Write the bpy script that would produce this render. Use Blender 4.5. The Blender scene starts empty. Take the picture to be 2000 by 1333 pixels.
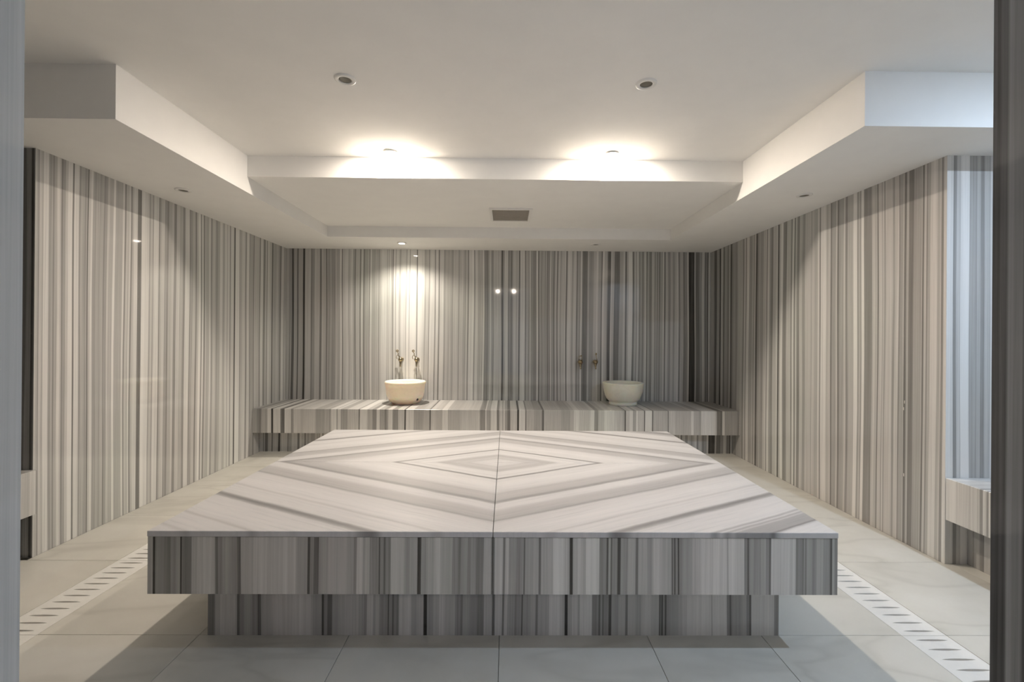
import bpy, bmesh, math, random
from mathutils import Matrix, Vector
random.seed(7)
SC = bpy.context.scene
COL = SC.collection

# ------------------------------------------------------------------ camera
cd = bpy.data.cameras.new('camera'); cam = bpy.data.objects.new('camera', cd); COL.objects.link(cam)
cd.sensor_width = 36.0; cd.lens = 889.63 / 2000 * 36
cd.shift_x = 0.0004; cd.shift_y = (656.63 - 666.5) / 2000
cd.clip_start = 0.02
_R = ((0.999916, 0.010452, -0.007645), (-0.010459, 0.999945, -0.000908), (0.007635, 0.000988, 0.999970))
cam.matrix_world = Matrix(((_R[0][0], _R[0][2], -_R[0][1], 0), (_R[1][0], _R[1][2], -_R[1][1], 0),
                           (_R[2][0], _R[2][2], -_R[2][1], 1.2), (0, 0, 0, 1)))
SC.camera = cam
# ------------------------------------------------------------------ world and exposure
w = bpy.data.worlds.new('world'); SC.world = w; w.use_nodes = True
w.node_tree.nodes['Background'].inputs[0].default_value = (0.52, 0.64, 0.95, 1)
w.node_tree.nodes['Background'].inputs[1].default_value = WORLD_STRENGTH = 0.50
SC.view_settings.view_transform = 'Standard'; SC.view_settings.look = 'None'
SC.view_settings.gamma = 1; SC.view_settings.use_curve_mapping = False
SC.view_settings.exposure = 0.30
SC.cycles.sample_clamp_indirect = 40
# strength of the lamp lenses (each lit downlight carries its own lens), by warmth
WARM = (1.0, 0.885, 0.76); COOL = (0.62, 0.78, 1.0)
LAMP_STEP = 3900.0      # the two lit lamps by the step in the ceiling
LAMP_BASIN = 54.0        # watts of the narrow lamp over the left basin
LAMP_ALCOVE = 4300.0    # the cool lamp over the right alcove

# ------------------------------------------------------------------ key dimensions (metres)
XL, XR, D = -2.523, 2.350, 5.230            # side walls, back wall
YL, YR = 2.457, 2.412                       # where the side walls end and the alcoves open
H0, H1, H2 = 2.187, 2.441, 2.296            # soffit ring, high ceiling, lowered ceiling
RXL, RXR, RYB, RYL, RYR, YS = -1.809, 1.648, 4.588, 2.115, 2.089, 3.177
YD0, YD1 = 0.20, 0.45                       # the doorway wall the camera looks through
AX = 3.45                                   # how far the alcoves reach sideways
HB, HBB, YB, YBB = 0.463, 0.221, 4.556, 4.70   # back bench
HS, HSB = 0.474, 0.241                      # platform top and underside
SX0, SX1, SY0, SY1 = -1.319, 1.246, 1.690, 3.511
BX0, BX1, BY0, BY1 = -1.183, 1.106, 1.828, 3.373
CX, CY = -0.046, 2.620                      # centre of the platform's diamond
BACK = "-2516:7 -2492:4 -2482:6 -2469:2 -2442:6 -2422:6 -2405:2 -2391:6 -2342:3 -2335:0 -2319:5 -2310:7 -2246:3 -2236:5 -2204:7 -2145:3 -2123:7 -2102:6 -2071:3 -2056:7 -2049:5 -2024:6 -2007:5 -1992:5 -1963:7 -1941:6 -1916:5 -1910:8 -1886:3 -1874:7 -1842:8 -1812:6 -1797:7 -1774:8 -1759:6 -1740:4 -1724:7 -1681:4 -1664:8 -1641:4 -1624:6 -1584:7 -1572:3 -1564:8 -1542:6 -1497:7 -1489:6 -1481:7 -1466:5 -1455:7 -1436:8 -1398:8 -1369:6 -1360:8 -1349:6 -1341:8 -1322:6 -1314:8 -1307:4 -1295:8 -1274:5 -1267:8 -1233:6 -1212:8 -1157:6 -1147:9 -1118:5 -1111:9 -1048:8 -1035:1 -1028:9 -980:8 -957:7 -946:5 -936:7 -915:6 -911:8 -904:5 -890:8 -864:8 -835:4 -824:8 -793:4 -777:8 -735:7 -729:5 -716:7 -687:6 -667:7 -654:6 -638:5 -625:7 -574:7 -567:5 -554:7 -512:6 -490:5 -482:7 -461:3 -458:4 -447:8 -410:9 -389:5 -374:8 -342:6 -310:7 -295:4 -289:8 -268:4 -232:3 -224:5 -206:7 -187:5 -168:4 -158:7 -109:8 -103:5 -97:7 -66:2 -48:5 -30:8 -19:7 -12:8 7:6 15:3 26:5 42:3 52:4 68:7 104:6 120:7 132:0 140:4 152:7 157:8 208:3 221:6 251:4 259:7 281:5 310:4 343:8 365:2 375:6 403:4 412:6 440:5 453:6 466:3 476:5 492:4 500:8 511:6 537:4 557:7 579:3 592:7 618:5 628:7 667:8 680:3 696:8 745:5 748:6 767:8 799:4 816:6 835:4 845:8 866:3 890:3 919:4 929:7 942:5 991:7 1027:8 1046:6 1078:3 1093:9 1113:7 1143:5 1153:2 1186:8 1199:7 1221:8 1225:3 1286:6 1332:8 1348:6 1360:0 1368:4 1378:7 1394:9 1435:3 1450:5 1461:7 1478:4 1486:8 1509:4 1525:6 1546:4 1567:7 1583:8 1598:2 1608:6 1631:4 1660:7 1692:4 1703:6 1719:4 1730:6 1743:4 1759:6 1791:8 1804:3 1820:7 1850:4 1857:5 1868:3 1875:7 1892:7 1908:5 1927:7 1956:8 1974:4 1993:7 2030:4 2052:5 2078:8 2098:0 2113:1 2164:7 2180:3 2223:5 2252:8 2279:5 2289:3 2300:5 2311:2 2324:8 2340:5 2353:1 2375:5"
LEFT = "2466:6 2477:4 2483:7 2498:6 2509:8 2526:8 2538:5 2553:6 2561:4 2569:6 2585:8 2601:7 2609:4 2619:5 2633:7 2649:9 2675:3 2685:8 2713:6 2717:4 2724:6 2749:5 2763:6 2768:2 2774:7 2787:8 2802:5 2825:6 2845:5 2856:6 2874:4 2884:5 2900:7 2914:6 2929:6 2941:9 2956:6 2999:6 3012:8 3025:4 3036:7 3054:6 3060:8 3073:4 3085:7 3099:8 3132:3 3139:3 3165:9 3195:8 3229:5 3240:7 3260:5 3270:8 3301:8 3317:4 3328:6 3341:7 3366:8 3371:5 3396:4 3410:6 3444:7 3464:4 3490:7 3526:6 3562:4 3584:8 3634:5 3639:4 3647:6 3656:5 3669:7 3704:4 3722:7 3743:9 3771:4 3785:8 3806:4 3825:7 3838:6 3877:8 3900:5 3924:7 3967:5 3996:6 4025:8 4064:6 4097:8 4131:6 4142:8 4168:5 4188:8 4234:2 4254:9 4324:5 4341:8 4350:6 4365:8 4418:5 4436:4 4446:8 4489:5 4509:6 4561:4 4577:7 4669:4 4691:8 4742:4 4782:7 4811:4 4826:8 4877:6 4892:8 4907:3 4938:6 5000:7 5051:6 5084:4 5110:8 5164:6 5198:7 5218:5 5239:6"
RIGHT = "2432:4 2446:7 2456:6 2472:8 2513:6 2530:4 2537:7 2551:3 2562:6 2569:5 2616:3 2645:6 2658:3 2673:6 2683:5 2709:3 2716:7 2744:5 2760:7 2811:5 2821:7 2831:5 2837:7 2863:3 2871:6 2892:7 2913:4 2977:9 2999:5 3009:7 3020:5 3035:9 3066:6 3118:4 3138:7 3154:5 3198:3 3215:7 3228:5 3269:3 3282:7 3305:6 3327:8 3383:4 3397:8 3416:6 3455:7 3480:6 3495:7 3562:5 3594:7 3631:4 3664:7 3686:3 3700:8 3726:4 3743:7 3802:4 3853:9 3887:7 3909:2 3928:8 3952:7 4002:4 4032:5 4055:8 4089:4 4103:8 4121:7 4154:5 4203:6 4220:5 4254:2 4288:7 4308:4 4323:6 4353:5 4407:8 4456:3 4469:7 4500:4 4526:6 4631:4 4672:5 4721:4 4742:2 4777:7 4799:4 4843:5 4902:3 4933:7 4983:1 5018:5 5082:2 5140:5 5156:5"
PLAT = "-1321:6 -1296:0 -1287:4 -1252:3 -1229:4 -1209:5 -1196:0 -1190:3 -1173:3 -1155:6 -1135:7 -1074:6 -1068:2 -1058:4 -1041:5 -1007:4 -986:2 -973:6 -926:7 -834:7 -771:6 -764:5 -728:1 -719:4 -706:2 -688:5 -656:6 -584:5 -563:4 -552:7 -529:5 -520:6 -504:4 -470:1 -466:4 -453:2 -446:4 -435:3 -426:7 -376:5 -353:6 -326:0 -312:5 -287:6 -262:7 -240:6 -197:4 -176:3 -167:5 -142:4 -108:3 -83:6 -51:2 -40:7 -12:3 -4:7 9:5 37:4 60:5 64:2 70:5 101:6 121:3 130:6 176:8 222:7 231:6 240:0 252:6 270:7 292:6 302:8 352:4 379:2 386:5 394:2 399:4 419:1 431:5 451:4 458:6 486:3 496:6 529:5 548:6 552:7 589:6 612:6 620:2 626:4 630:1 635:4 644:1 649:4 656:4 665:5 699:6 713:7 732:8 833:6 838:8 898:4 909:2 916:5 960:6 978:4 990:2 997:8 1082:8 1088:4 1112:3 1117:5 1121:3 1128:5 1149:4 1165:6 1191:5 1214:2 1223:6 1232:4"
BENCH = "-2538:6 -2483:4 -2465:3 -2441:6 -2404:5 -2380:8 -2341:0 -2322:8 -2252:6 -2246:2 -2207:8 -2143:4 -2119:7 -2052:6 -2015:7 -1906:6 -1893:5 -1808:6 -1759:5 -1741:8 -1686:5 -1674:8 -1643:5 -1576:7 -1467:3 -1454:8 -1381:6 -1332:4 -1290:8 -1259:5 -1210:3 -1192:5 -1173:8 -1131:4 -1076:7 -1014:1 -1000:8 -923:5 -831:6 -770:2 -757:7 -709:6 -641:8 -586:6 -463:7 -267:4 -212:8 -200:5 -157:8 -96:3 -71:7 -40:5 -27:8 -15:5 10:3 42:7 111:1 130:8 192:3 205:6 280:5 362:2 381:6 506:6 557:5 645:6 683:8 733:7 846:8 884:4 922:7 985:8 1086:7 1161:6 1186:1 1199:7 1237:8 1268:5 1300:8 1319:7 1382:1 1391:8 1458:2 1470:6 1616:3 1628:7 1692:6 1856:8 1881:6 1932:5 1957:8 2096:7 2115:3 2172:8 2198:5 2325:4 2344:8"
ALCOVE = "2349:8 2390:4 2410:7 2432:9 2479:5 2520:6 2540:4 2562:6 2595:8"

# ------------------------------------------------------------------ materials
def new_mat(name):
    m = bpy.data.materials.new(name); m.use_nodes = True
    nt = m.node_tree; return m, nt, nt.nodes['Principled BSDF']
def nd(nt, t, **kw):
    n = nt.nodes.new(t)
    for k, v in kw.items(): setattr(n, k, v)
    return n
def val(nt, sock, v):
    if hasattr(v, 'bl_idname') or isinstance(v, bpy.types.NodeSocket): nt.links.new(v, sock)
    else: sock.default_value = v
def mth(nt, op, a, b=None, c=None, clamp=False):
    n = nd(nt, 'ShaderNodeMath', operation=op, use_clamp=clamp)
    val(nt, n.inputs[0], a)
    if b is not None: val(nt, n.inputs[1], b)
    if c is not None: val(nt, n.inputs[2], c)
    return n.outputs[0]
def ramp(nt, fac, stops, interp='LINEAR'):
    n = nd(nt, 'ShaderNodeValToRGB'); r = n.color_ramp; r.interpolation = interp
    while len(r.elements) < len(stops): r.elements.new(0.5)
    for e, (p, c) in zip(r.elements, stops):
        e.position = p; e.color = (c[0], c[1], c[2], 1) if hasattr(c, '__len__') else (c, c, c, 1)
    nt.links.new(fac, n.inputs[0]); return n.outputs[0]
def noise(nt, vec, scale, detail=4, rough=0.55, dist=0.0):
    n = nd(nt, 'ShaderNodeTexNoise'); nt.links.new(vec, n.inputs['Vector'])
    n.inputs['Scale'].default_value = scale; n.inputs['Detail'].default_value = detail
    n.inputs['Roughness'].default_value = rough; n.inputs['Distortion'].default_value = dist
    return n.outputs['Fac']
def mapping(nt, vec, scale=(1, 1, 1), loc=(0, 0, 0), rot=(0, 0, 0)):
    n = nd(nt, 'ShaderNodeMapping'); nt.links.new(vec, n.inputs['Vector'])
    n.inputs['Scale'].default_value = scale; n.inputs['Location'].default_value = loc; n.inputs['Rotation'].default_value = rot
    return n.outputs[0]
def mul(nt, a, b, fac=1.0):
    n = nd(nt, 'ShaderNodeMix', data_type='RGBA', blend_type='MULTIPLY'); n.inputs[0].default_value = fac
    nt.links.new(a, n.inputs[6]); nt.links.new(b, n.inputs[7]); return n.outputs[2]
def bump(nt, p, h, strength=0.1, dist=0.002):
    n = nd(nt, 'ShaderNodeBump'); n.inputs['Strength'].default_value = strength; n.inputs['Distance'].default_value = dist
    nt.links.new(h, n.inputs['Height']); nt.links.new(n.outputs[0], p.inputs['Normal'])

TONES = [(0, (.035, .032, .028)), (.12, (.09, .085, .078)), (.25, (.17, .163, .152)), (.45, (.31, .30, .282)),
         (.60, (.42, .408, .385)), (.75, (.53, .515, .488)), (.88, (.66, .645, .613)), (1, (.77, .752, .715))]
def striped(name, streak, rough=0.10):
    """banded marble: the bands come with the mesh (attribute 'tone'), the fine grain from noise stretched along them"""
    m, nt, p = new_mat(name)
    at = nd(nt, 'ShaderNodeAttribute', attribute_name='tone', attribute_type='GEOMETRY')
    tc = nd(nt, 'ShaderNodeTexCoord').outputs['Object']
    f1 = noise(nt, mapping(nt, tc, tuple(k * 1.5 if k > 10 else k for k in streak)), 1.0, 6, 0.72)
    f2 = noise(nt, mapping(nt, tc, tuple(s * .22 for s in streak), (3, 7, 2)), 1.0, 3, 0.6)
    t = mth(nt, 'MULTIPLY_ADD', mth(nt, 'SUBTRACT', f1, .5), .55, at.outputs['Fac'])
    t = mth(nt, 'MULTIPLY_ADD', mth(nt, 'SUBTRACT', f2, .5), .20, t, clamp=True)
    c = ramp(nt, t, TONES)
    big = noise(nt, mapping(nt, tc, (1.4, 1.4, .7)), 1.0, 2, 0.5)
    hue = ramp(nt, big, [(.3, (.97, 1.0, .97)), (.5, (1, 1, 1)), (.7, (1.0, .975, .965))])
    nt.links.new(mul(nt, c, hue), p.inputs['Base Color'])
    p.inputs['Roughness'].default_value = rough
    return m
M = {}
M['wall'] = striped('striped_marble_upright', (70, 70, .9), .045)
M['bench'] = striped('striped_marble_bench', (70, .9, 2.0), .32)
M['side_bench'] = striped('striped_marble_side_bench', (3, 60, 1.0), .18)

def diamond(name, fade_corner):
    m, nt, p = new_mat(name)
    tc = nd(nt, 'ShaderNodeTexCoord').outputs['Object']
    wob = noise(nt, mapping(nt, tc, (1, 1, 0)), 2.2, 4, 0.55)
    sp = nd(nt, 'ShaderNodeSeparateXYZ'); nt.links.new(tc, sp.inputs[0])
    dx = mth(nt, 'ABSOLUTE', mth(nt, 'SUBTRACT', sp.outputs[0], CX)); dy = mth(nt, 'ABSOLUTE', mth(nt, 'SUBTRACT', sp.outputs[1], CY))
    s = mth(nt, 'MULTIPLY_ADD', dx, 1 / 1.95, dy)
    s = mth(nt, 'MULTIPLY_ADD', mth(nt, 'SUBTRACT', wob, .5), .030, s)
    lst = [(0, 7.7), (.06, 7.6), (.09, 6.5), (.12, 6.9), (.145, 5.9), (.175, 6.2), (.19, 7.7), (.235, 8.0), (.25, 7.3), (.262, 7.9),
           (.288, 7.7), (.298, 3.4), (.308, 3.8), (.318, 7.6), (.42, 8.0), (.50, 7.5), (.525, 6.3), (.60, 6.0), (.612, 5.6), (.622, 4.2), (.638, 4.8), (.652, 7.7),
           (.71, 7.7), (.735, 6.4), (.78, 5.9), (.815, 6.0), (.835, 4.5), (.85, 7.3)]
    lst2 = [(.85, 7.3), (.95, 7.9), (1.02, 7.8), (1.035, 6.8), (1.05, 7.8), (1.14, 7.8), (1.150, 5.2), (1.160, 3.7), (1.172, 4.0), (1.185, 5.4), (1.198, 7.7), (1.345, 8.0)]
    if fade_corner: lst2 += [(1.37, 7.8), (1.385, 6.2), (1.40, 7.9), (1.50, 7.8), (1.51, 6.5), (1.525, 7.9), (1.70, 8.0)]
    else: lst2 += [(1.357, 5.2), (1.368, 7.8), (1.380, 4.8), (1.39, 7.2), (1.397, 5.2), (1.455, 5.0), (1.463, 2.8), (1.476, 8.0), (1.70, 8.2)]
    def tonecol(t):
        t /= 9.0
        for (a, ca), (b, cb) in zip(TONES, TONES[1:]):
            if t <= b: k = (t - a) / (b - a); return tuple(x + (y - x) * k for x, y in zip(ca, cb))
        return TONES[-1][1]
    ra = ramp(nt, mth(nt, 'DIVIDE', s, .85, clamp=True), [(u / .85, tonecol(t)) for u, t in lst])
    rb = ramp(nt, mth(nt, 'DIVIDE', mth(nt, 'SUBTRACT', s, .85), .85, clamp=True), [((u - .85) / .85, tonecol(t)) for u, t in lst2])
    mx = nd(nt, 'ShaderNodeMix', data_type='RGBA'); nt.links.new(mth(nt, 'GREATER_THAN', s, .85), mx.inputs[0])
    nt.links.new(ra, mx.inputs[6]); nt.links.new(rb, mx.inputs[7])
    cb = nd(nt, 'ShaderNodeCombineXYZ'); nt.links.new(mth(nt, 'MULTIPLY', s, 55), cb.inputs[0])
    nt.links.new(mth(nt, 'MULTIPLY', mth(nt, 'SUBTRACT', dx, dy), 1.6), cb.inputs[1])
    g = noise(nt, cb.outputs[0], 1.0, 6, .7)
    gr = ramp(nt, g, [(.28, (.80, .80, .80)), (.45, (.94, .94, .945)), (.62, (1.0, .99, .985))])
    tn = nd(nt, 'ShaderNodeRGB'); tn.outputs[0].default_value = (.90, .905, .945, 1)
    nt.links.new(mul(nt, mul(nt, mx.outputs[2], gr), tn.outputs[0]), p.inputs['Base Color'])
    p.inputs['Roughness'].default_value = .38; p.inputs['Specular IOR Level'].default_value = .3
    return m
M['diamond'] = diamond('white_veined_marble', False)
M['diamond_pale'] = diamond('white_veined_marble_pale', True)

def tile_mat():
    m, nt, p = new_mat('floor_marble')
    tc = nd(nt, 'ShaderNodeTexCoord').outputs['Object']
    oi = nd(nt, 'ShaderNodeObjectInfo')
    off = nd(nt, 'ShaderNodeVectorMath', operation='MULTIPLY_ADD'); nt.links.new(oi.outputs['Random'], off.inputs[0])
    off.inputs[1].default_value = (37, 19, 5); nt.links.new(tc, off.inputs[2])
    mp = mapping(nt, off.outputs[0], (.8, 2.2, 1), rot=(0, 0, .5))
    v = noise(nt, mp, 1.0, 3, .5, .6)
    vein = ramp(nt, v, [(.38, (1, 1, 1)), (.47, (.97, .965, .955)), (.50, (.84, .835, .82)), (.53, (.97, .965, .955)), (.62, (1, 1, 1))])
    c = noise(nt, mapping(nt, off.outputs[0], (1, 1, 1)), 3.0, 5, .6)
    base = ramp(nt, c, [(.3, (.61, .59, .53)), (.5, (.66, .64, .58)), (.7, (.70, .68, .62))])
    nt.links.new(mul(nt, base, vein, .8), p.inputs['Base Color'])
    p.inputs['Roughness'].default_value = .42
    return m
M['tile'] = tile_mat()
def simple(name, col, rough=.5, metal=0.0, nz=0.06, scale=20, bmp=0.0):
    m, nt, p = new_mat(name)
    tc = nd(nt, 'ShaderNodeTexCoord').outputs['Object']
    f = noise(nt, tc, scale, 5, .6)
    nt.links.new(ramp(nt, f, [(.3, tuple(c * (1 - nz) for c in col)), (.7, tuple(min(1, c * (1 + nz)) for c in col))]), p.inputs['Base Color'])
    p.inputs['Roughness'].default_value = rough; p.inputs['Metallic'].default_value = metal
    if bmp: bump(nt, p, f, bmp)
    return m
M['plaster'] = simple('ceiling_plaster', (.88, .865, .83), .85, nz=.015, scale=6, bmp=.05)
M['grout'] = simple('grout', (.44, .42, .375), .8)
M['grate'] = simple('grate_marble', (.80, .785, .745), .4, nz=.03)
M['channel'] = simple('drain_channel', (.40, .32, .245), .6)
M['brass'] = simple('aged_brass', (.36, .295, .19), .28, 1.0, nz=.25, scale=60)
M['rim'] = simple('lamp_trim_white', (.80, .78, .74), .4, nz=.01)
M['off_lens'] = simple('unlit_lamp_glass', (.20, .185, .15), .25)
M['vent_frame'] = simple('vent_frame_white', (.84, .82, .78), .5, nz=.01)
M['vent_dark'] = simple('vent_grille_grey', (.46, .42, .36), .6, nz=.03)
M['hole'] = simple('outlet_shadow', (.05, .045, .04), .5)
def basin_mat():
    m, nt, p = new_mat('basin_marble')
    tc = nd(nt, 'ShaderNodeTexCoord').outputs['Object']
    f = noise(nt, mapping(nt, tc, (2, 2, 5), rot=(.3, .4, 0)), 2.0, 6, .6, 1.0)
    nt.links.new(ramp(nt, f, [(.35, (.88, .83, .72)), (.48, (.91, .86, .75)), (.5, (.865, .815, .71)), (.53, (.90, .85, .74)), (.7, (.93, .885, .78))]), p.inputs['Base Color'])
    p.inputs['Roughness'].default_value = .30
    p.inputs['Subsurface Weight'].default_value = .6; p.inputs['Subsurface Radius'].default_value = (.10, .06, .03)
    p.inputs['Subsurface Scale'].default_value = .5
    return m
M['basin'] = basin_mat()
def jamb_mat(name, base, dark, sc):
    m, nt, p = new_mat(name)
    tc = nd(nt, 'ShaderNodeTexCoord').outputs['Object']
    f = noise(nt, mapping(nt, tc, sc), 1.0, 4, .6)
    nt.links.new(ramp(nt, f, [(.30, dark), (.55, base), (.7, tuple(min(1, b * 1.15) for b in base))]), p.inputs['Base Color'])
    p.inputs['Roughness'].default_value = .35
    return m
M['jamb'] = jamb_mat('doorway_marble', (.50, .49, .48), (.22, .215, .21), (14, 55, .8))
def lamp_mat(name, col, strength):
    m, nt, p = new_mat(name)
    e = nd(nt, 'ShaderNodeEmission'); e.inputs[0].default_value = (*col, 1); e.inputs[1].default_value = strength
    nt.links.new(e.outputs[0], nt.nodes['Material Output'].inputs['Surface'])
    return m
M['lit_step'] = lamp_mat('lit_lens_step', WARM, LAMP_STEP)
M['lit_basin'] = lamp_mat('lit_lens_basin', WARM, 60.0)
M['lit_hall'] = lamp_mat('lit_lens_hall', WARM, 260.0)
M['lit_cool'] = lamp_mat('lit_lens_cool', COOL, LAMP_ALCOVE)

# ------------------------------------------------------------------ object helpers
def link(name, me, mat, parent=None):
    o = bpy.data.objects.new(name, me); COL.objects.link(o)
    if mat: me.materials.append(mat)
    if parent: o.parent = parent; o.matrix_parent_inverse = parent.matrix_world.inverted() if parent.type == 'EMPTY' and False else Matrix()
    return o
def pmesh(name, verts, faces, mat, parent=None, tones=None, smooth=False, recalc=True):
    me = bpy.data.meshes.new(name); me.from_pydata(verts, [], faces)
    if tones is not None:
        a = me.attributes.new('tone', 'FLOAT', 'POINT'); a.data.foreach_set('value', [t / 9.0 for t in tones])
    if recalc:
        b = bmesh.new(); b.from_mesh(me); bmesh.ops.recalc_face_normals(b, faces=b.faces); b.to_mesh(me); b.free()
    if smooth:
        for f in me.polygons: f.use_smooth = True
    return link(name, me, mat, parent)
def box(name, x0, x1, y0, y1, z0, z1, mat, parent=None, bevel=0.0, tone=None):
    b = bmesh.new(); bmesh.ops.create_cube(b, size=1)
    for v in b.verts: v.co = Vector(((x0 + x1) / 2 + v.co.x * (x1 - x0), (y0 + y1) / 2 + v.co.y * (y1 - y0), (z0 + z1) / 2 + v.co.z * (z1 - z0)))
    if bevel: bmesh.ops.bevel(b, geom=b.edges[:], offset=bevel, segments=2, affect='EDGES', profile=.5)
    me = bpy.data.meshes.new(name); b.to_mesh(me); b.free()
    if tone is not None:
        a = me.attributes.new('tone', 'FLOAT', 'POINT'); a.data.foreach_set('value', [tone / 9.0] * len(me.vertices))
    return link(name, me, mat, parent)
def empty(name, loc=(0, 0, 0)):
    o = bpy.data.objects.new(name, None); COL.objects.link(o); o.location = loc; o.empty_display_size = .1; return o
def tag(o, label=None, cat=None, group=None, kind=None):
    if label: o['label'] = label
    if cat: o['category'] = cat
    if group: o['group'] = group
    if kind: o['kind'] = kind
    return o
def structure(o, label, cat=None):
    o['kind'] = 'structure'; o['label'] = label; o['category'] = cat or o.name.split('_')[0].split('.')[0]; return o
def bands_of(s):
    return [(int(a.split(':')[0]) / 1000.0, float(a.split(':')[1])) for a in s.split()]
def random_bands(u0, u1, seed, lo=2.5, hi=8.6, wmin=.008, wmax=.05):
    r = random.Random(seed); u = u0; out = []
    while u < u1:
        t = r.uniform(lo, hi)
        wd = r.uniform(wmin, wmax) * (.5 if t < 4.5 else 1)
        if r.random() < .10: t = r.uniform(0, 2); wd = .006
        out.append((u, t)); u += wd
    return out
def columns(bands, u0, u1, edge=.0016):
    """band starts -> (u, tone) columns between u0 and u1, a narrow soft edge at each border"""
    t0 = bands[0][1]
    for u, t in bands:
        if u <= u0: t0 = t
    cols = [(u0, t0)]; cur = t0
    inner = [(u, t) for u, t in bands if u0 + .004 < u < u1 - .004]
    for u, t in inner:
        a = max(cols[-1][0] + .0004, u - edge); b = a + 2 * edge
        cols.append((a, cur)); cols.append((b, t)); cur = t
    cols = [c for c in cols if c[0] < u1 - .0005] + [(u1, cur)]
    return cols
def sweep(name, bands, u0, u1, prof, to_xyz, mat, parent, wob=1.0, edge=.0016):
    """closed profile (a, b) swept along u; columns follow the bands of the stone"""
    cols = columns(bands, u0, u1, edge); n = len(prof); V = []; T = []; F = []
    for u, t in cols:
        win = min(1, (u - u0) / .05, (u1 - u) / .05)
        for a, b in prof:
            s = (a + b) * 1.0
            du = wob * win * (.0045 * math.sin(3.1 * u + 1.9 * s) + .0022 * math.sin(11 * u + 3.3 * s) - .0045 * math.sin(3.1 * u) )
            V.append(to_xyz(u + du, a, b)); T.append(t)
    for i in range(len(cols) - 1):
        for k in range(n):
            j = (k + 1) % n
            F.append((i * n + k, i * n + j, (i + 1) * n + j, (i + 1) * n + k))
    F.append(tuple(range(n))); F.append(tuple((len(cols) - 1) * n + k for k in reversed(range(n))))
    return pmesh(name, V, F, mat, parent, T)
def upright_prof(z0, z1, th, rows=6):
    front = [(0.0, z0 + (z1 - z0) * i / rows) for i in range(rows + 1)]
    return front + [(th, z1), (th, z0)]
def lathe(name, prof, mat, parent=None, seg=48, axis='Z', loc=(0, 0, 0), smooth=True, close=False):
    V = []; F = []; n = len(prof)
    for i in range(seg):
        a = 2 * math.pi * i / seg; c, s = math.cos(a), math.sin(a)
        for r, h in prof:
            p = (r * c, r * s, h) if axis == 'Z' else (r * c, -h, r * s)      # 'Y': h grows towards the viewer's side
            V.append((p[0] + loc[0], p[1] + loc[1], p[2] + loc[2]))
    for i in range(seg):
        for k in range(n - 1 if not close else n):
            a, b = i * n + k, i * n + (k + 1) % n; c, d = ((i + 1) % seg) * n + (k + 1) % n, ((i + 1) % seg) * n + k
            F.append((a, b, c, d))
    me = bpy.data.meshes.new(name); me.from_pydata(V, [], F)
    b = bmesh.new(); b.from_mesh(me); bmesh.ops.remove_doubles(b, verts=b.verts, dist=1e-6)
    bmesh.ops.recalc_face_normals(b, faces=b.faces); b.to_mesh(me); b.free()
    if smooth:
        for f in me.polygons: f.use_smooth = True
    return link(name, me, mat, parent)
def tube(name, pts, radii, mat, parent=None, seg=12, loc=(0, 0, 0)):
    V = []; F = []; P = [Vector(p) for p in pts]
    for i, p in enumerate(P):
        d = (P[min(i + 1, len(P) - 1)] - P[max(i - 1, 0)]).normalized()
        ref = Vector((1, 0, 0)) if abs(d.x) < .8 else Vector((0, 0, 1))
        e1 = d.cross(ref).normalized(); e2 = d.cross(e1)
        for k in range(seg):
            a = 2 * math.pi * k / seg
            V.append(tuple(p + (e1 * math.cos(a) + e2 * math.sin(a)) * radii[i] + Vector(loc)))
    for i in range(len(P) - 1):
        for k in range(seg):
            j = (k + 1) % seg; F.append((i * seg + k, i * seg + j, (i + 1) * seg + j, (i + 1) * seg + k))
    F.append(tuple(range(seg))); F.append(tuple((len(P) - 1) * seg + k for k in reversed(range(seg))))
    return pmesh(name, V, F, mat, parent, smooth=True)
G = .0005  # half a joint

# ------------------------------------------------------------------ walls
BACK_B, LEFT_B, RIGHT_B = bands_of(BACK), bands_of(LEFT), bands_of(RIGHT)
PLAT_B, BENCH_B, ALC_B = bands_of(PLAT), bands_of(BENCH), bands_of(ALCOVE)
wall_back = structure(box('wall_back', XL - .3, XR + .3, D + .022, D + .2, -.1, H1 + .2, M['grout']),
                      'back wall clad in upright grey and white striped marble slabs behind the two basins', 'wall')
for a, b in zip((XL, -1.034, .134, 1.363), (-1.034, .134, 1.363, XR)):
    sweep('marble_panel', BACK_B, a + G, b - G, upright_prof(0, H0 + .01, .02), lambda u, p, z: (u, D + p, z), M['wall'], wall_back)
wall_left = structure(box('wall_left', XL - .25, XL - .022, YL + .021, D + .2, -.1, H1 + .2, M['grout']),
                      'left side wall of polished striped marble slabs with lamp glints', 'wall')
LEFT_B = [(2.40, 7)] + LEFT_B
for a, b in ((YL, 3.148), (3.148, 4.246), (4.246, D)):
    sweep('marble_panel', LEFT_B, a + G, b - G, upright_prof(0, H0 + .01, .02), lambda u, p, z: (XL - p, u, z), M['wall'], wall_left)
wall_right = structure(box('wall_right', XR + .022, XR + .25, YR + .021, D + .2, -.1, H1 + .2, M['grout']),
                       'right side wall of striped marble slabs with a chipped joint', 'wall')
RIGHT_B = [(2.40, 8)] + RIGHT_B
for a, b in ((YR, 2.668), (2.668, 3.931), (3.931, D)):
    sweep('marble_panel', RIGHT_B, a + G, b - G, upright_prof(0, H0 + .01, .02), lambda u, p, z: (XR + p, u, z), M['wall'], wall_right)
for z, y in ((.83, 2.664), (.79, 2.670), (.40, 2.666)):      # pale filler in the chipped joint
    box('joint_filler', XR - .0012, XR + .004, y - .0025, y + .0025, z - .009, z + .009, M['tile'], wall_right, bevel=.001)
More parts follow.
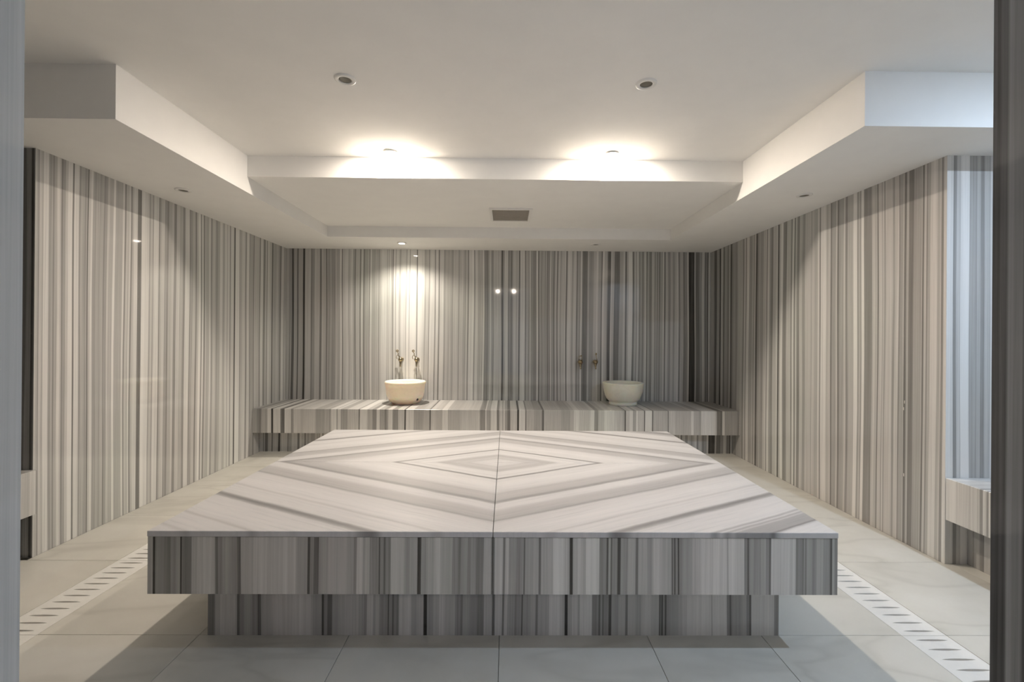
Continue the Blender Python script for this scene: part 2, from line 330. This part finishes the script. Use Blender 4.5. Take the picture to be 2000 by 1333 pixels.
# alcove walls that face the doorway, and the outer alcove walls
wal = structure(box('wall_alcove_left', -AX - .2, XL - .0205, YL + .0215, YL + .2, -.1, H1 + .2, M['grout']), 'striped marble wall inside the unlit left alcove, its shade put into darker bands', 'wall')
ba = [(-3.5, 3)] + random_bands(-3.45, -2.66, 5, .8, 4) + [(-2.66, 1.5), (-2.625, 3.2), (-2.60, 2), (-2.575, 3.4), (-2.545, .6), (-2.53, 3)]  # shade of the unlit alcove put into the darker band tones
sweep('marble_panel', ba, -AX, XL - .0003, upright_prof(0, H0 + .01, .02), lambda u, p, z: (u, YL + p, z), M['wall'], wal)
war = structure(box('wall_alcove_right', XR + .0205, AX + .2, YR + .0215, YR + .2, -.1, H1 + .2, M['grout']), 'striped marble wall inside the right alcove, lit cool blue from above', 'wall')
sweep('marble_panel', ALC_B + random_bands(ALC_B[-1][0] + .05, 3.5, 9, 4, 8.8, .015, .07), XR + .0003, AX, upright_prof(0, H0 + .01, .02), lambda u, p, z: (u, YR + p, z), M['wall'], war)
wol = structure(box('wall_outer_left', -AX - .2, -AX - .021, YD1, YL, -.1, H1 + .2, M['grout']), 'outer wall of the left alcove', 'wall')
sweep('marble_panel', random_bands(YD1, YL, 15, 2, 7), YD1 + .001, YL - .001, upright_prof(0, H1, .02), lambda u, p, z: (-AX - p, u, z), M['wall'], wol)
wor = structure(box('wall_outer_right', AX + .021, AX + .2, YD1, YR, -.1, H1 + .2, M['grout']), 'outer wall of the right alcove', 'wall')
sweep('marble_panel', random_bands(YD1, YR, 16, 3, 8.5), YD1 + .001, YR - .001, upright_prof(0, H1, .02), lambda u, p, z: (AX + p, u, z), M['wall'], wor)
# doorway the picture is taken through
JL, JR = -.4735, .4845
door = structure(empty('door_1', (0, YD0, 0)), 'open marble-lined doorway the room is seen through', 'door')
def jamb(x0, x1):
    b = [(YD0 - .01, 3), (.25, 5), (.30, 6), (.405, 5.2), (.4185, 5.4), (.4205, 6.3), (.436, 6.1), (.444, 6.4)] if x0 < 0 else \
        [(YD0 - .01, 3), (.25, 4), (.40, 1.2), (.4225, 3.6), (.431, 4.2), (.436, 1.6), (.4395, 2.4), (.443, 1.4)]  # right jamb: shade on its reveal put into darker bands
    X = x1 if x0 < 0 else x0; sg = -1 if x0 < 0 else 1
    o = sweep('door_jamb', b, YD0, YD1, [(0.0, H1 * i / 6) for i in range(7)] + [(.10, H1), (.10, 0)],
              lambda u, p, z: (X + sg * p, u - YD0, z), M['wall'], door, wob=.15, edge=.0012)
    return o
jamb(-.6, JL); jamb(JR, .6)
wf = structure(empty('wall_front', (0, YD0, 0)), 'front wall around the doorway', 'wall')
box('wall_section', -AX - .2, JL - .1005, 0, YD1 - YD0, 0, H1, M['jamb'], wf)
box('wall_section', JR + .1005, AX + .2, 0, YD1 - YD0, 0, H1, M['jamb'], wf)
# ------------------------------------------------------------------ ceiling
ceiling = structure(box('ceiling', -AX - .2, AX + .2, -2.2, YS, H1, H1 + .15, M['plaster']), 'smooth warm white plastered ceiling with a soffit ring and a step', 'ceiling')
box('ceiling_step', RXL - .05, RXR + .05, YS, D + .02, H2, H1 + .15, M['plaster'], ceiling)
def prism(name, poly, z0, z1, mat, parent):
    n = len(poly); V = [(x, y, z0) for x, y in poly] + [(x, y, z1) for x, y in poly]
    F = [tuple(range(n)), tuple(range(n, 2 * n))] + [(i, (i + 1) % n, n + (i + 1) % n, n + i) for i in range(n)]
    return pmesh(name, V, F, mat, parent)
prism('soffit', [(-AX - .1, RYL), (RXL, RYL), (RXL, RYB), (RXR, RYB), (RXR, RYR), (AX + .1, RYR), (AX + .1, D + .15), (-AX - .1, D + .15)],
      H0, H1 + .1, M['plaster'], ceiling)
# ------------------------------------------------------------------ floor
floor = structure(box('floor', -AX - .2, AX + .2, -2.2, D + .2, -.12, -.018, M['grout']), 'pale marble tiled floor around the platform', 'floor')
DL0, DL1, DR0, DR1 = -2.047, -1.857, 1.608, 1.793
DY0, DY1 = 1.23, 4.23
xs_l = [-3.45, -2.65, DL0]; xs_m = [DL1, -1.217, -.621, -.021, .573, 1.035, DR0]; xs_r = [DR1, 2.39, 2.99, 3.45]
ys = [-.57, .03, .63, DY0, 1.83, 2.43, 3.03, 3.63, DY1, 4.83, D]
def tile(x0, x1, y0, y1):
    g = .0010
    o = box('floor_tile', -(x1 - x0) / 2 + g, (x1 - x0) / 2 - g, -(y1 - y0) / 2 + g, (y1 - y0) / 2 - g, -.018, 0, M['tile'], floor, bevel=.0008)
    o.location = ((x0 + x1) / 2, (y0 + y1) / 2, 0)
for y0, y1 in zip(ys, ys[1:]):
    for xs in (xs_l, xs_m, xs_r):
        for x0, x1 in zip(xs, xs[1:]):
            if x0 > BX0 and x1 < BX1 and y0 > BY0 and y1 < BY1: continue        # under the platform
            if y0 > YBB: continue
            if x1 < XL - .03 and y0 > YL - .1 or x0 > XR + .02 and y0 > YR - .1: continue
            x0_, x1_ = (max(x0, XL), x1) if y0 > 2.4 else (x0, x1)
            x1_ = min(x1_, XR) if y0 > 2.4 else x1_
            tile(x0_, x1_, y0, min(y1, D))
    if y1 <= DY0 or y0 >= DY1:
        tile(DL0, DL1, y0, y1) if y0 < YBB else None; tile(DR0, DR1, y0, y1) if y0 < YBB else None
# drains: stone grates with lens-shaped slots
def grate(parent, x0, x1, y0, y1, sx0, sx1, pitch):
    V = []; F = []; n = max(1, round((y1 - y0) / pitch)); p = (y1 - y0) / n; K = 7; zt, zb = -.001, -.016; ht = .0058
    for i in range(n):
        ya = y0 + i * p; yc = ya + p / 2
        outer = []; inner = []
        for k in range(K + 1):
            f = k / K; outer.append((x0 + (x1 - x0) * f, ya)); inner.append((sx0 + (sx1 - sx0) * f, yc - ht * math.sin(math.pi * f) ** .7 if 0 < f < 1 else yc))
        for k in range(K, -1, -1):
            f = k / K; outer.append((x0 + (x1 - x0) * f, ya + p)); inner.append((sx0 + (sx1 - sx0) * f, yc + ht * math.sin(math.pi * f) ** .7 if 0 < f < 1 else yc))
        b = len(V); m = len(outer)
        for z in (zt,): V += [(x, y, z) for x, y in outer] + [(x, y, z) for x, y in inner]
        V += [(x, y, zb) for x, y in inner]
        for k in range(m):
            j = (k + 1) % m
            F.append((b + k, b + j, b + m + j, b + m + k)); F.append((b + m + k, b + m + j, b + 2 * m + j, b + 2 * m + k))
    b = len(V); V += [(x0, y0, zt), (x1, y0, zt), (x1, y1, zt), (x0, y1, zt), (x0, y0, zb), (x1, y0, zb), (x1, y1, zb), (x0, y1, zb)]
    F += [(b, b + 1, b + 5, b + 4), (b + 1, b + 2, b + 6, b + 5), (b + 2, b + 3, b + 7, b + 6), (b + 3, b, b + 4, b + 7)]
    me = bpy.data.meshes.new('grate_segment'); me.from_pydata(V, [], F)
    bb = bmesh.new(); bb.from_mesh(me); bmesh.ops.remove_doubles(bb, verts=bb.verts, dist=1e-5); bb.to_mesh(me); bb.free()
    return link('grate_segment', me, M['grate'], parent)
for (a, b, s0, s1, pit, lab) in ((DL0, DL1, -2.022, -1.893, .0492, 'slotted white stone floor drain left of the platform'),
                                 (DR0, DR1, 1.640, 1.772, .0546, 'slotted white stone floor drain right of the platform')):
    t = tag(empty('floor_drain', (0, 0, 0)), lab, 'drain', 'stone floor drains beside the platform')
    box('drain_channel', a + .001, b - .001, DY0 + .001, DY1 - .001, -.0178, -.0165, M['channel'], t)
    for k in range(5): grate(t, a + .0015, b - .0015, DY0 + .6 * k + .001, DY0 + .6 * (k + 1) - .001, s0, s1, pit)
# ------------------------------------------------------------------ back bench
bench = tag(empty('marble_bench', (0, 0, 0)), 'long striped marble bench along the back wall, carrying the two basins', 'bench')
bprof = [(D - .001, HB), (D - .2, HB), (YB + .2, HB), (YB + .004, HB), (YB, HB - .003), (YB, HB - .06), (YB, HB - .12), (YB, HB - .18), (YB, HBB), (D - .001, HBB)]
for a, b in zip((XL + .001, -1.22, .16, 1.37), (-1.22, .16, 1.37, XR - .001)):
    sweep('seat_slab', BENCH_B, a + G, b - G, bprof, lambda u, y, z: (u, y, z), M['bench'], bench, wob=.5)
    sweep('base_panel', BACK_B, a + G, b - G, upright_prof(0, HBB - .001, .3, 2), lambda u, p, z: (u, YBB + p, z), M['wall'], bench)
# alcove benches
def side_bench(x_front, x_back, y0, y1, z0, z1, base_in, label, seed, bands):
    t = tag(empty('alcove_bench', (0, 0, 0)), label, 'bench')
    sg = 1 if x_back > x_front else -1
    xb = x_back - sg * .001
    prof = [(xb, z1), ((xb + x_front) / 2, z1), (x_front + sg * .004, z1), (x_front, z1 - .003), (x_front, (z0 + z1) / 2), (x_front, z0), (xb, z0)]
    mid = (y0 + y1) / 2
    for a, b in ((y0, mid), (mid, y1)):
        sweep('seat_slab', bands, a + G, b - G, prof, lambda u, x, z: (x, u, z), M['side_bench'], t, wob=.5)
    xi = x_front + sg * base_in
    sweep('base_panel', random_bands(y0, y1, seed + 1, 3, 7), y0 + .01, y1 - .001, [(xi, 0), (xi, z0 / 2), (xi, z0 - .001), (xb, z0 - .001), (xb, 0)],
          lambda u, x, z: (x, u, z), M['wall'], t)
    return t
side_bench(-2.50, -AX, YD1 + .01, YL - .001, .235, .468, .13, 'striped marble bench in the dark left alcove by the doorway edge', 21,
           random_bands(.45, 2.2, 22, 5, 8) + [(2.2, 7), (2.30, 6), (2.345, 7.5), (2.38, 6.3), (2.42, 7.6), (2.45, 5)])
side_bench(2.352, AX, YD1 + .01, YR - .001, .238, .461, .118, 'striped marble bench in the cool-lit right alcove', 31,
           random_bands(.45, 2.17, 32, 3, 8, .006, .02) + [(2.17, 8), (2.178, 3), (2.187, 8), (2.195, 4), (2.205, 7), (2.215, 8), (2.222, 4), (2.236, 6), (2.25, 7), (2.30, 7.5), (2.36, 8.2)])
# the small stone end piece that carries the left alcove bench on the corner of the wall
# ------------------------------------------------------------------ platform
plat = tag(empty('marble_platform', (0, 0, 0)), 'low rectangular white marble platform with a grey diamond pattern in the middle of the room', 'platform')
for ix, (a, b) in enumerate(((SX0, CX), (CX, SX1))):
    for iy, (c, d) in enumerate(((SY0, CY), (CY, SY1))):
        box('top_slab', a + (0 if ix == 0 else .0009), b - (.0009 if ix == 0 else 0), c + (0 if iy == 0 else .0004), d - (.0004 if iy == 0 else 0),
            HS - .022, HS, M['diamond_pale' if ix == 0 else 'diamond'], plat, bevel=.003)
zt = HS - .0225
def xz(y, s=1): return lambda u, p, z: (u, y + s * p, z)
def yz(x, s=1): return lambda u, p, z: (x + s * p, u, z)
e = .002
for a, b in ((SX0 + e, CX), (CX, SX1 - e)):
    sweep('apron_panel', PLAT_B, a + G, b - G, upright_prof(HSB, zt, .02, 3), xz(SY0 + e, 1), M['wall'], plat)
    sweep('apron_panel', PLAT_B, a + G, b - G, upright_prof(HSB, zt, .02, 3), xz(SY1 - e, -1), M['wall'], plat)
sb = random_bands(SY0, SY1, 41, 3, 8, .02, .09)
sweep('apron_panel', sb, SY0 + e + .021, SY1 - e - .021, upright_prof(HSB, zt, .02, 3), yz(SX0 + e, 1), M['wall'], plat)
sweep('apron_panel', sb, SY0 + e + .021, SY1 - e - .021, upright_prof(HSB, zt, .02, 3), yz(SX1 - e, -1), M['wall'], plat)
box('core', SX0 + .024, SX1 - .024, SY0 + .024, SY1 - .024, HSB + .002, zt, M['grout'], plat)
for a, b in ((BX0, CX), (CX, BX1)):
    sweep('base_panel', PLAT_B, a + G, b - G, upright_prof(0, HSB + .0015, .02, 3), xz(BY0, 1), M['wall'], plat)
    sweep('base_panel', PLAT_B, a + G, b - G, upright_prof(0, HSB + .0015, .02, 3), xz(BY1, -1), M['wall'], plat)
sweep('base_panel', sb, BY0 + .021, BY1 - .021, upright_prof(0, HSB + .0015, .02, 3), yz(BX0, 1), M['wall'], plat)
sweep('base_panel', sb, BY0 + .021, BY1 - .021, upright_prof(0, HSB + .0015, .02, 3), yz(BX1, -1), M['wall'], plat)
# ------------------------------------------------------------------ basins
def basin(x, y, prof, label, outlet=False):
    t = tag(empty('stone_basin', (x, y, HB)), label, 'basin', 'marble basins on the back bench')
    lathe('bowl', prof, M['basin'], t, 64)
    if outlet:
        a = math.radians(-36); r = .186
        lathe('outlet_hole', [(0.0001, .006), (.011, .005), (.013, .0), (.013, -.006), (.0001, -.006)], M['hole'], t, 16, 'Y',
              (r * math.cos(a) * 1.0, r * math.sin(a) + .0, .055))
    return t
left_prof = [(.0001, 0), (.130, 0), (.142, .004), (.152, .016), (.168, .030), (.184, .050), (.196, .080), (.204, .120), (.209, .170), (.213, .205), (.219, .214),
             (.221, .226), (.217, .238), (.211, .242), (.196, .242), (.188, .236), (.184, .20), (.172, .12), (.14, .06), (.08, .035), (.0001, .03)]
right_prof = [(.0001, 0), (.146, 0), (.152, .006), (.150, .028), (.146, .036), (.160, .044), (.178, .066), (.193, .096), (.205, .138), (.213, .180), (.217, .210), (.220, .226),
              (.221, .234), (.217, .241), (.211, .243), (.195, .243), (.188, .236), (.183, .20), (.165, .12), (.13, .07), (.08, .05), (.0001, .045)]
basin(-1.104, 4.990, left_prof, 'cream white marble basin on the brightly lit left half of the bench', True)
basin(1.280, 4.990, right_prof, 'off-white marble bowl basin with a foot ring on the dim right half of the bench')
# ------------------------------------------------------------------ wall taps
def petals(cx, cz, y, r, n, parent, name='finial'):
    V = []; F = []
    b = bmesh.new()
    for k in range(n):
        a = 2 * math.pi * k / n + math.pi / 2
        mt = Matrix.Translation((cx + r * math.cos(a), y, cz + r * math.sin(a))) @ Matrix.Diagonal((.0062, .004, .0062, 1))
        bmesh.ops.create_icosphere(b, subdivisions=2, radius=1, matrix=mt)
    bmesh.ops.create_icosphere(b, subdivisions=2, radius=1, matrix=Matrix.Translation((cx, y - .002, cz)) @ Matrix.Diagonal((.005, .004, .005, 1)))
    me = bpy.data.meshes.new(name); b.to_mesh(me); b.free()
    for f in me.polygons: f.use_smooth = True
    return link(name, me, M['brass'], parent)
def tap(x, z, lean, kind, label):
    t = tag(empty('wall_tap', (x, D, z)), label, 'tap', 'brass taps above the basins')
    lathe('wall_flange', [(.0001, .0005), (.021, .0005), (.021, .004), (.016, .009), (.0001, .009)], M['brass'], t, 28, 'Y')
    lathe('valve_body', [(.0001, .006), (.010, .006), (.010, .036), (.016, .040), (.023, .052), (.0265, .068), (.023, .084), (.013, .094), (.0001, .097)], M['brass'], t, 28, 'Y')
    tube('spout', [(0, -.066, -.010), (0, -.068, -.030), (.0, -.071, -.048), (0, -.076, -.066), (0, -.080, -.080)], [.019, .015, .0105, .008, .0085], M['brass'], t, 14)
    if kind == 'flower':
        tube('handle_stem', [(lean * .012, -.055, .018), (lean * .020, -.055, .034), (lean * .030, -.056, .050), (lean * .030, -.058, .068), (lean * .038, -.060, .082)],
             [.007, .0055, .0038, .0045, .0038], M['brass'], t, 10)
        tube('handle_scroll', [(lean * .040, -.055, .004), (lean * .052, -.055, .018), (lean * .048, -.056, .036), (lean * .036, -.056, .050), (lean * .026, -.057, .058)],
             [.0036, .0032, .0030, .0030, .0028], M['brass'], t, 8)
        petals(lean * .040, .096, -.060, .0115, 6, t)
    elif kind == 'bar':
        tube('handle_stem', [(.017, -.050, .010), (.019, -.050, .034), (.017, -.050, .056), (.012, -.051, .068)], [.0046, .0036, .0036, .0042], M['brass'], t, 10)
        tube('handle_scroll', [(-.014, -.050, .020), (-.016, -.050, .040), (-.014, -.050, .056)], [.003, .0028, .003], M['brass'], t, 8)
        tube('finial', [(-.019, -.051, .061), (-.004, -.052, .066), (.010, -.052, .070), (.020, -.052, .074)], [.0032, .0046, .0072, .0045], M['brass'], t, 10)
    else:
        tube('handle_stem', [(.024, -.050, .004), (.020, -.050, .024), (.013, -.051, .048), (.009, -.052, .072)], [.0065, .0052, .0040, .0046], M['brass'], t, 10)
        lathe('finial', [(.0001, .074), (.006, .077), (.0105, .086), (.0095, .096), (.005, .103), (.0001, .105)], M['brass'], t, 20, 'Z', (.009, -.052, 0))
    return t
tap(-1.199, .930, -1, 'flower', 'left brass tap with flower handle over the left basin')
tap(-1.018, .930, -1, 'flower', 'right brass tap with flower handle over the left basin')
tap(.839, .915, 1, 'bar', 'left brass tap with bar handle in the dim part of the wall')
tap(1.010, .916, 1, 'knob', 'right brass tap with knobbed lever, nearest the right basin')
# ------------------------------------------------------------------ ceiling lamps and vent
def downlight(x, y, z, lens, label, group='round recessed ceiling downlights'):
    t = tag(empty('downlight', (x, y, z)), label, 'ceiling light', group)
    lathe('rim', [(.030, .0), (.030, -.006), (.033, -.0085), (.044, -.0085), (.0495, -.006), (.0505, .0)], M['rim'], t, 40)
    if lens == 'off_lens':
        lathe('lens', [(.0001, -.0012), (.018, -.0014), (.020, -.003), (.0295, -.0035), (.0298, -.0005)], M[lens], t, 32)
    elif lens == 'lit_hall':
        lathe('lens', [(.0001, -.055)] + [(.027 * math.sin(math.pi * k / 12), -.028 - .027 * math.cos(math.pi * k / 12)) for k in range(1, 11)] + [(.012, -.0006)], M[lens], t, 24)
    else:
        lathe('lens', [(.0001, -.0120), (.009, -.0115), (.017, -.0100), (.0225, -.0070), (.0245, -.0030), (.0246, -.0006)], M[lens], t, 24)
    return t
downlight(-.794, 3.085, H1, 'lit_step', 'lit downlight at the left end of the ceiling step, glaring on the step')
downlight(.700, 3.070, H1, 'lit_step', 'lit downlight at the right end of the ceiling step, glaring on the step')
downlight(-.792, 2.212, H1, 'off_lens', 'unlit white downlight in the high ceiling, left of the pair nearest the doorway')
downlight(.671, 2.216, H1, 'off_lens', 'unlit white downlight in the high ceiling, right of the pair nearest the doorway')
downlight(-2.223, 3.141, H0, 'off_lens', 'unlit downlight in the soffit over the left wall')
downlight(2.035, 3.105, H0, 'off_lens', 'unlit downlight in the soffit over the right wall')
basin_lamp = downlight(-1.125, 4.86, H0, 'lit_basin', 'lit downlight in the back soffit above the left basin')
downlight(.938, 4.83, H0, 'off_lens', 'unlit downlight in the back soffit to the left of the right basin')
downlight(2.50, 1.12, H1, 'lit_cool', 'cool white downlight over the right alcove, outside the picture')
ld = bpy.data.lights.new('basin_lamp_beam', 'SPOT'); ld.energy = LAMP_BASIN; ld.color = (1.0, .91, .80); ld.shadow_soft_size = .018
ld.spot_size = math.radians(140); ld.spot_blend = .75
ld2 = ld.copy(); ld2.energy = LAMP_BASIN * 1.35; ld2.spot_size = math.radians(82); ld2.spot_blend = 1.0
lo2 = bpy.data.objects.new('lamp_beam', ld2); COL.objects.link(lo2); lo2.parent = basin_lamp; lo2.location = (0, 0, -.0145); lo2.rotation_euler = (math.radians(-4), 0, 0)
lo = bpy.data.objects.new('lamp_beam', ld); COL.objects.link(lo); lo.parent = basin_lamp; lo.location = (0, 0, -.014)
for x, lab in ((-.25, 'left'), (.18, 'right')):
    downlight(x, -1.80, H1, 'lit_hall', 'lit downlight in the hall behind the doorway, ' + lab + ' of the two', 'lit downlights in the hall')
vent = tag(empty('ceiling_vent', (.029, 4.09, H2)), 'square grey ventilation grille with white frame in the lowered ceiling', 'vent')
def frame(name, x0, x1, y0, y1, wd, z0, z1, mat, parent):
    V = [(x, y, z) for z in (z0, z1) for x, y in ((x0, y0), (x1, y0), (x1, y1), (x0, y1), (x0 + wd, y0 + wd), (x1 - wd, y0 + wd), (x1 - wd, y1 - wd), (x0 + wd, y1 - wd))]
    F = []
    for i in range(4):
        j = (i + 1) % 4
        F += [(i, j, 4 + j, 4 + i), (8 + i, 8 + j, 12 + j, 12 + i), (i, j, 8 + j, 8 + i), (4 + i, 4 + j, 12 + j, 12 + i)]
    return pmesh(name, V, F, mat, parent)
frame('vent_frame', -.19, .182, -.205, .215, .025, -.012, -.0005, M['vent_frame'], vent)
box('grille_plate', -.163, .155, -.178, .188, -.004, -.0008, M['vent_dark'], vent)
for k in range(14): box('vent_slat', -.162, .154, -.170 + k * .0265, -.1675 + k * .0265, -.0095, -.0042, M['vent_dark'], vent)
